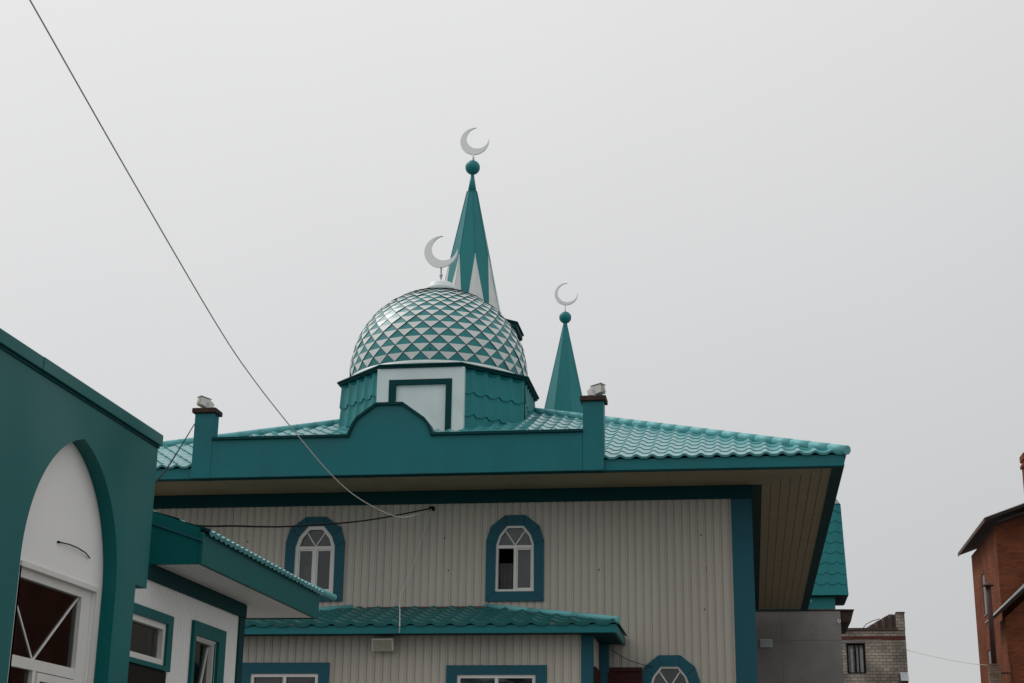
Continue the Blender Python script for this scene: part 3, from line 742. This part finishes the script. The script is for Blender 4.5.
# ------------------------------------------------------------------ rear building with tiled tower roof
rear = thing('rear_building', 'plain grey rendered building with brown eave behind the mosque corner', 'building', (1., 50., 0))
b = MB()
for x0, x1 in ((-1.6, 1.05), (1.068, 2.87)):
    for z0, z1 in ((0, 2.5), (2.512, 4.8), (4.812, 7.08), (7.094, 7.99)): b.box(x0, x1, 49., 49.3, z0, z1)
b.box(-1.59, 2.86, 49.01, 52.2, .01, 7.98); b.build('wall', M['concrete'], rear)
b = MB(); b.prism([(-1.7, 8.02), (3.28, 8.00), (3.18, 7.66), (2.90, 7.66), (2.90, 7.99), (-1.7, 7.99)], 'Y', 49.04, 52.3); b.build('eave', M['brown'], rear)
b = MB(); b.prism([(-1.7, 8.025), (3.29, 8.005), (3.29, 8.03), (-1.7, 8.10)], 'Y', 48.96, 52.35); b.build('flat_roof', M['rust'], rear)
b = MB(); b.box(.39, .76, 48.93, 48.998, 6.87, 7.12, .01); b.build('junction_box', M['galv'], rear)
b = MB(); b.tube([(2.79, 48.97, 7.72), (2.79, 48.95, 7.63), (2.82, 48.95, 7.61), (2.85, 48.95, 7.63), (2.85, 48.97, 7.72)], .014, 6); b.build('hook', M['white'], rear)
tow = thing('roof_turret', 'steep turquoise tiled turret behind the right eave of the mosque', 'turret', (1.4, 51.3, 8.05))
b = MB(); tz0, tz1 = 8.60, 11.55
b0 = [Vector(p) for p in ((-.6, 49.9, tz0), (3.20, 49.9, tz0), (3.20, 52.2, tz0), (-.6, 52.2, tz0))]
b1 = [Vector(p) for p in ((-.5, 50.05, tz1), (3.10, 50.05, tz1), (3.10, 52.1, tz1), (-.5, 52.1, tz1))]
for k in range(4):
    a, c, d, e = b0[k], b0[(k+1) % 4], b1[(k+1) % 4], b1[k]; u = (c-a).normalized(); vd = (e-a)-u*((e-a).dot(u)); L = (c-a).length
    tiles(b, a, u, vd, [(0, 0), (L, 0), (L-.09, vd.length), (.09, vd.length)], pitch=.35, row=.335, amp=.03 if k == 0 else .004, step=.022 if k == 0 else .004, samp=10, scal=.06)
b.build('tiled_wall', M['tile_clad'], tow, normals=False)
b = MB(); b.box(-.55, 3.17, 49.93, 52.15, tz0-.03, tz0-.002); b.build('drip_board', M['dark_teal'], tow)
b = MB(); b.box(-.4, 2.79, 50.1, 52.0, 8.05, 8.565); b.build('base', M['tile_clad'], tow)
b = MB(); b.box(-.45, 2.85, 50.03, 52.05, 8.05, 8.13, .01); b.build('base_flashing', M['dark_teal'], tow)
b = MB(); b.prism([(-.55, tz1+.003), (3.09, tz1+.003), (2.95, tz1+.22), (-.4, tz1+.22)], 'Y', 50.0, 52.15); b.build('cap', M['galv'], tow)

# ------------------------------------------------------------------ weathered brick block
old = thing('brick_block', 'weathered pale brick block with broken parapet and barred window, right of the grey building', 'building', (4.5, 72., 0))
b = MB()
wy = 70.
b.box(-1, 4.28, wy, wy+.4, 0, 9.45); b.box(5.09, 6.84, wy, wy+.4, 0, 9.45); b.box(4.28, 5.09, wy, wy+.4, 0, 8.0); b.box(4.28, 5.09, wy, wy+.4, 9.32, 9.45)
b.box(-1, 6.84, wy, wy+.4, 9.62, 9.86); b.box(-1, 6.83, wy+.41, wy+8, 0, 9.86)
b.box(5.12, 6.845, wy-.06, wy-.004, 0, 9.40)
wl = b.build('wall', M['brick_w'], old)
b = MB(); b.box(-1, 6.846, wy-.02, wy+.4, 9.452, 9.618); b.build('brick_course', M['brick_band'], old)
b = MB(); b.box(4.6, 5.85, wy-.05, wy-.022, 9.40, 9.46); b.box(3.0, 5.8, wy-.035, wy-.004, 9.32, 9.445); b.build('lintel_strip', M['concrete'], old)
b = MB(); b.box(-1, 6.50, wy-.08, wy+.5, 9.862, 9.97); b.build('coping', M['rust'], old)
b = MB(); b.box(6.505, 6.85, wy-.03, wy+.5, 9.862, 10.60); b.build('parapet_stub', M['brick_w'], old)
b = MB(); b.box(6.49, 6.87, wy-.04, wy+.5, 10.602, 10.66); b.build('parapet_cap', M['brick_band'], old)
b = MB(); prev = None; n = 48
for i in range(n+1):
    x = 5.15 + 1.34*i/n; zt = 9.98 + .60*min(1, max(0, (x-5.15)/1.05))**1.0 + .02*math.sin(i*1.9); y = wy+.12+.05*math.sin(2*math.pi*(x-5.15)/.30)
    cur_ = (b.v((x, y, 9.972)), b.v((x, y+.05, zt)))
    if prev: b.face([prev[0], cur_[0], cur_[1], prev[1]])
    prev = cur_
b.build('corrugated_sheet', M['rust'], old)
b = MB(); b.tube([(5.05, wy+.1, 9.97), (5.2, wy+.1, 10.15), (5.45, wy+.1, 10.28), (5.8, wy+.1, 10.38)], .018, 6)
b.build('bent_strip', M['rust'], old)
b = MB(); b.ring(rc(4.285, 5.085, 8.005, 9.315), rc(4.36, 5.01, 8.07, 9.24), 'Y', wy+.10, wy+.2); b.box(4.63, 4.69, wy+.1, wy+.2, 8.07, 9.24); b.box(4.80, 4.84, wy+.1, wy+.2, 8.07, 9.24)
w_ = b.build('window', M['door'], old)
b = MB(); b.box(4.33, 5.04, wy+.215, wy+.222, 8.04, 9.28); b.build('pane', M['glass_c'], w_)
b = MB()
for xa, xb in ((4.46, 4.57), (4.72, 4.80), (4.87, 5.00)): b.box(xa, xb, wy+.25, wy+.27, 8.04, 9.1)
b.build('curtain', M['white'], w_)
b = MB(); b.box(4.2, 5.15, wy+.3, wy+.38, 7.95, 9.4); b.build('dark_recess', M['room'], w_)
b = MB(); b.prism([(wy-.45, 7.60), (wy-.065, 8.0), (wy-.065, 7.2), (wy-.15, 7.2)], 'X', 6.45, 6.78); b.build('metal_hood', M['rust'], old)
b = MB(); b.prism([(wy-.40, 7.68), (wy-.09, 8.01), (wy-.09, 8.06), (wy-.46, 7.66)], 'X', 6.50, 6.84); b.build('hood_cover', M['galv'], old)

# ------------------------------------------------------------------ red brick house on the right
house = thing('brick_house', 'red brick house with dark overhanging eave and chimney on the right', 'house', (12., 62., 0))
HX = 9.42; RK = .36
b = MB()
b.prism([(HX, 0), (17, 0), (17, 12.55+RK*(17-HX)), (HX, 12.55)], 'Y', 60., 60.4)
# side wall with two slit windows
b.box(HX, HX+.4, 60.41, 63.55, 0, 12.55); b.box(HX, HX+.4, 64.3, 66.7, 0, 12.55)
for z0, z1 in ((0, 6.2), (8.35, 9.75), (11.35, 12.55)): b.box(HX+.001, HX+.4, 63.551, 64.299, z0, z1)
b.build('wall', M['brick_r'], house)
b = MB(); b.box(HX+.03, HX+.06, 63.56, 64.29, 9.76, 11.34); w1 = b.build('window', M['concrete'], house)
b = MB(); b.box(HX+.03, HX+.06, 63.56, 64.29, 6.21, 8.34); w2 = b.build('window', M['concrete'], house)
for z0, z1, w in ((9.76, 11.34, w1), (6.21, 8.34, w2)):
    b = MB(); b.box(HX-.03, HX+.02, 63.52, 64.33, z0-.06, z0-.008); b.build('sill', M['concrete'], w)
b = MB(); ex = 8.93
b.prism([(ex, 12.60), (17, 12.60+RK*(17-ex)), (17, 12.69+RK*(17-ex)), (ex, 12.69)], 'Y', 59.0, 66.9)
b.prism([(HX+.0, 12.56), (17, 12.56+RK*(17-HX)), (17, 12.60+RK*(17-HX)), (HX, 12.60)], 'Y', 59.2, 59.99)
hr = b.build('roof', M['brown'], house)
b = MB(); b.prism([(ex-.02, 12.693), (17, 12.693+RK*(17-ex)), (17, 12.72+RK*(17-ex)), (ex-.02, 12.72)], 'Y', 58.95, 66.95); b.build('roof_sheet', M['galv'], hr)
b = MB(); b.box(ex-.03, ex-.003, 59.0, 66.9, 12.56, 12.70); b.build('fascia', M['rust'], hr)
b = MB(); b.box(11.0, 11.9, 61.5, 62.3, 11.5, 15.5); b.box(10.94, 11.96, 61.44, 62.36, 15.25, 15.37); b.box(10.95, 11.95, 61.45, 62.35, 15.503, 15.74); b.build('chimney', M['brick_r'], hr)
b = MB(); b.prism([(9.30, 0), (17, 0), (17, 8.95+.88*(17-9.30)), (9.30, 8.95)], 'Y', 58.6, 59.99); lw = b.build('porch_wall', M['brick_r'], house)
b = MB(); b.prism([(8.80, 8.80), (17, 8.80+.88*8.2), (17, 8.98+.88*8.2), (8.80, 8.92)], 'Y', 57.95, 59.98); b.build('porch_roof', M['brown'], house)
b = MB(); b.prism([(8.78, 8.925), (17, 8.99+.88*8.2), (17, 9.08+.93*8.2), (8.78, 8.95)], 'Y', 57.85, 59.985); b.build('porch_roof_sheet', M['galv'], house)
flue = thing('flue_pipe', 'rusty capped flue pipe on a weathered brick stub before the red house', 'flue pipe', (8.40, 56., 0))
b = MB(); b.tube([(8.40, 56, 7.0), (8.40, 56, 9.74)], .092, 14); pp = b.build('pipe', M['flue'], flue)
b = MB(); b.lathe((8.40, 56, 9.72), [(.20, 0), (.20, .03), (.05, .14)], 14); b.build('cap', M['flue'], pp)
b = MB(); b.box(8.20, 8.58, 55.82, 56.18, 0, 7.04); b.build('brick_base', M['brick_o'], flue)
rail = thing('metal_railing', 'small dark red metal railing right of the flue pipe base', 'railing', (8.8, 56., 0))
b = MB(); b.box(8.60, 8.98, 55.97, 56.03, 6.70, 6.76); b.build('rail', M['flue'], rail)
b = MB(); b.box(8.60, 9.0, 55.975, 56.025, 6.25, 6.31); b.build('rail', M['flue'], rail)
b = MB(); b.box(8.93, 8.99, 55.96, 56.04, 0, 7.05); b.build('post', M['flue'], rail)
b = MB(); b.box(8.575, 8.61, 55.96, 56.04, 0, 6.69); b.build('post', M['flue'], rail)

# ------------------------------------------------------------------ cables
def smooth(pts, k=6):
    P_ = [Vector(p) for p in pts]; out = []
    for i in range(len(P_)-1):
        p0, p1, p2, p3 = P_[max(i-1, 0)], P_[i], P_[i+1], P_[min(i+2, len(P_)-1)]
        for j in range(k):
            t = j/k; out.append(.5*((2*p1)+(p2-p0)*t+(2*p0-5*p1+4*p2-p3)*t*t+(3*p1-p0-3*p2+p3)*t**3))
    return out + [P_[-1]]
b = MB(); b.tube(smooth([(-5.80, 4.5, 9.95), (-5.86, 8., 9.02), (-5.892, 10.392, 8.415), (-5.901, 11.0, 8.28), (-5.932, 13.237, 7.76), (-5.974, 16.243, 7.105), (-5.997, 17.881, 6.85), (-6.027, 19.998, 6.654), (-6.053, 21.844, 6.525), (-6.077, 23.559, 6.526), (-6.107, 25.735, 6.69), (-6.128, 27.229, 6.9), (-6.151, 28.833, 7.291), (-6.167, 29.93, 7.589)]), .0075, 8)
tag(b.build('overhead_cable', M['wire'], None, (-6.167, 29.93, 7.589)), 'long grey overhead cable sagging across the sky to the mosque wall', 'cable')
b = MB(); b.tube(smooth([(-8.3, 16.8, 5.50), (-7.93, 18.2, 5.40), (-7.571, 20.0, 5.45), (-7.358, 21.505, 5.698), (-7.112, 23.248, 6.009), (-6.785, 25.57, 6.5), (-6.537, 27.323, 6.917), (-6.165, 29.94, 7.605)]), .014, 8)
tag(b.build('wall_cable', M['wire_b'], None, (-6.165, 29.94, 7.605)), 'black cable running level from the wing roof past the left arched window', 'cable')
b = MB(); b.tube(smooth([(-10.70, 28.42, 9.07), (-7.753, 19.838, 6.30), (-6.63, 16.572, 5.31), (-6.1, 14.98, 4.87)]), .010, 8)
tag(b.build('pier_cable', M['wire_b'], None, (-10.7, 28.42, 9.07)), 'thin dark cable slanting from the left parapet pier down to the portal', 'cable')
b = MB(); b.tube(smooth([(-6.17, 29.93, 7.57), (-6.33, 29.9, 7.05), (-6.46, 29.85, 6.54), (-6.67, 29.6, 5.80), (-6.45, 28.6, 5.4), (-6.25, 27.74, 5.06), (-6.25, 27.74, 4.88)]), .0105, 6)
tag(b.build('drop_wire', M['wire_w'], None, (-6.17, 29.93, 7.57)), 'thin pale wire dropping down the wall to the annex eave', 'wire')
b = MB(); b.tube(smooth([(6.86, 70, 9.01), (7.6, 65.2, 8.20), (8.35, 60.4, 7.47), (9.40, 60.2, 7.38)]), .012, 6)
tag(b.build('far_wire', M['wire'], None, (6.86, 70, 9.01)), 'faint wire strung from the pale brick block to the red house', 'wire')
b = MB(); b.tube(smooth([(-2.60, 29.9, 4.80), (-2.3, 29.93, 4.62), (-1.95, 29.92, 4.50), (-1.8, 29.93, 4.47)]), .007, 6)
tag(b.build('window_wire', M['wire_b'], None, (-2.6, 29.9, 4.8)), 'thin dark wire from the annex corner to the lower arched window', 'wire')

# ------------------------------------------------------------------ sky, sun, camera
w = bpy.data.worlds.new('World'); scn.world = w; w.use_nodes = True
nt = w.node_tree; n = nt.nodes; L = nt.links
bg = n['Background']; bg.inputs['Strength'].default_value = .1
SUN_EL, SUN_AZ = R(52), R(-68)          # azimuth measured from +Y towards +X
sk = n.new('ShaderNodeTexSky'); sk.sky_type = 'NISHITA'; sk.sun_disc = False; sk.sun_elevation = SUN_EL; sk.sun_rotation = SUN_AZ
tc = n.new('ShaderNodeTexCoord'); sp3 = n.new('ShaderNodeSeparateXYZ'); L.new(tc.outputs['Generated'], sp3.inputs[0])
# overcast layer: brighter towards the zenith and the sun's side, greyer low on the right, soft cloud mottling
d = n.new('ShaderNodeVectorMath'); d.operation = 'DOT_PRODUCT'; L.new(tc.outputs['Generated'], d.inputs[0]); d.inputs[1].default_value = (-.30, .0, 1.0)
no = n.new('ShaderNodeTexNoise'); no.inputs['Scale'].default_value = 1.6; no.inputs['Detail'].default_value = 5; L.new(tc.outputs['Generated'], no.inputs['Vector'])
ma = n.new('ShaderNodeMath'); ma.operation = 'MULTIPLY_ADD'; L.new(no.outputs['Fac'], ma.inputs[0]); ma.inputs[1].default_value = .16; L.new(d.outputs['Value'], ma.inputs[2])
cr = n.new('ShaderNodeValToRGB'); e = cr.color_ramp.elements; L.new(ma.outputs[0], cr.inputs['Fac'])
e[0].position = .0; e[0].color = (.54, .545, .55, 1); e[1].position = 1.0; e[1].color = (.95, .95, .94, 1)
for p_, c_ in ((.16, (.545, .55, .555)), (.32, (.615, .62, .622)), (.50, (.70, .70, .70))):
    q = e.new(p_); q.color = (*c_, 1)
sc = n.new('ShaderNodeMix'); sc.data_type = 'RGBA'; sc.blend_type = 'MULTIPLY'; sc.inputs['Factor'].default_value = 1
L.new(cr.outputs['Color'], sc.inputs[6]); sc.inputs[7].default_value = (10.55, 10.5, 10.45, 1)
mx = n.new('ShaderNodeMix'); mx.data_type = 'RGBA'; mx.inputs['Factor'].default_value = .94
L.new(sk.outputs[0], mx.inputs[6]); L.new(sc.outputs[2], mx.inputs[7]); L.new(mx.outputs[2], bg.inputs['Color'])

sl = bpy.data.lights.new('sun', 'SUN'); sl.energy = 1.1; sl.angle = R(16); sl.color = (1, .97, .93)
so = bpy.data.objects.new('sun', sl); C.objects.link(so)
sd = Vector((math.sin(SUN_AZ)*math.cos(SUN_EL), math.cos(SUN_AZ)*math.cos(SUN_EL), math.sin(SUN_EL)))
so.rotation_euler = sd.to_track_quat('Z', 'Y').to_euler(); so.location = sd*80

cam = bpy.data.cameras.new('camera'); co = bpy.data.objects.new('camera', cam); C.objects.link(co); scn.camera = co
cam.sensor_width = 36; cam.lens = 36*1543.24/1024; cam.clip_end = 2000; cam.clip_start = .1
p, y, r = R(17.32787), R(8.70956), R(.73995)
F = Vector((-math.sin(y)*math.cos(p), math.cos(y)*math.cos(p), math.sin(p))); rt = Vector((math.cos(y), math.sin(y), 0)); up = rt.cross(F)
r2 = math.cos(r)*rt + math.sin(r)*up; u2 = -math.sin(r)*rt + math.cos(r)*up
co.matrix_world = Matrix(((r2.x, u2.x, -F.x, 0), (r2.y, u2.y, -F.y, 0), (r2.z, u2.z, -F.z, 1.6), (0, 0, 0, 1)))
scn.render.resolution_x, scn.render.resolution_y = 1024, 683
vs = scn.view_settings; vs.view_transform = 'Standard'; vs.look = 'None'; vs.exposure = 0; vs.gamma = 1; vs.use_curve_mapping = False
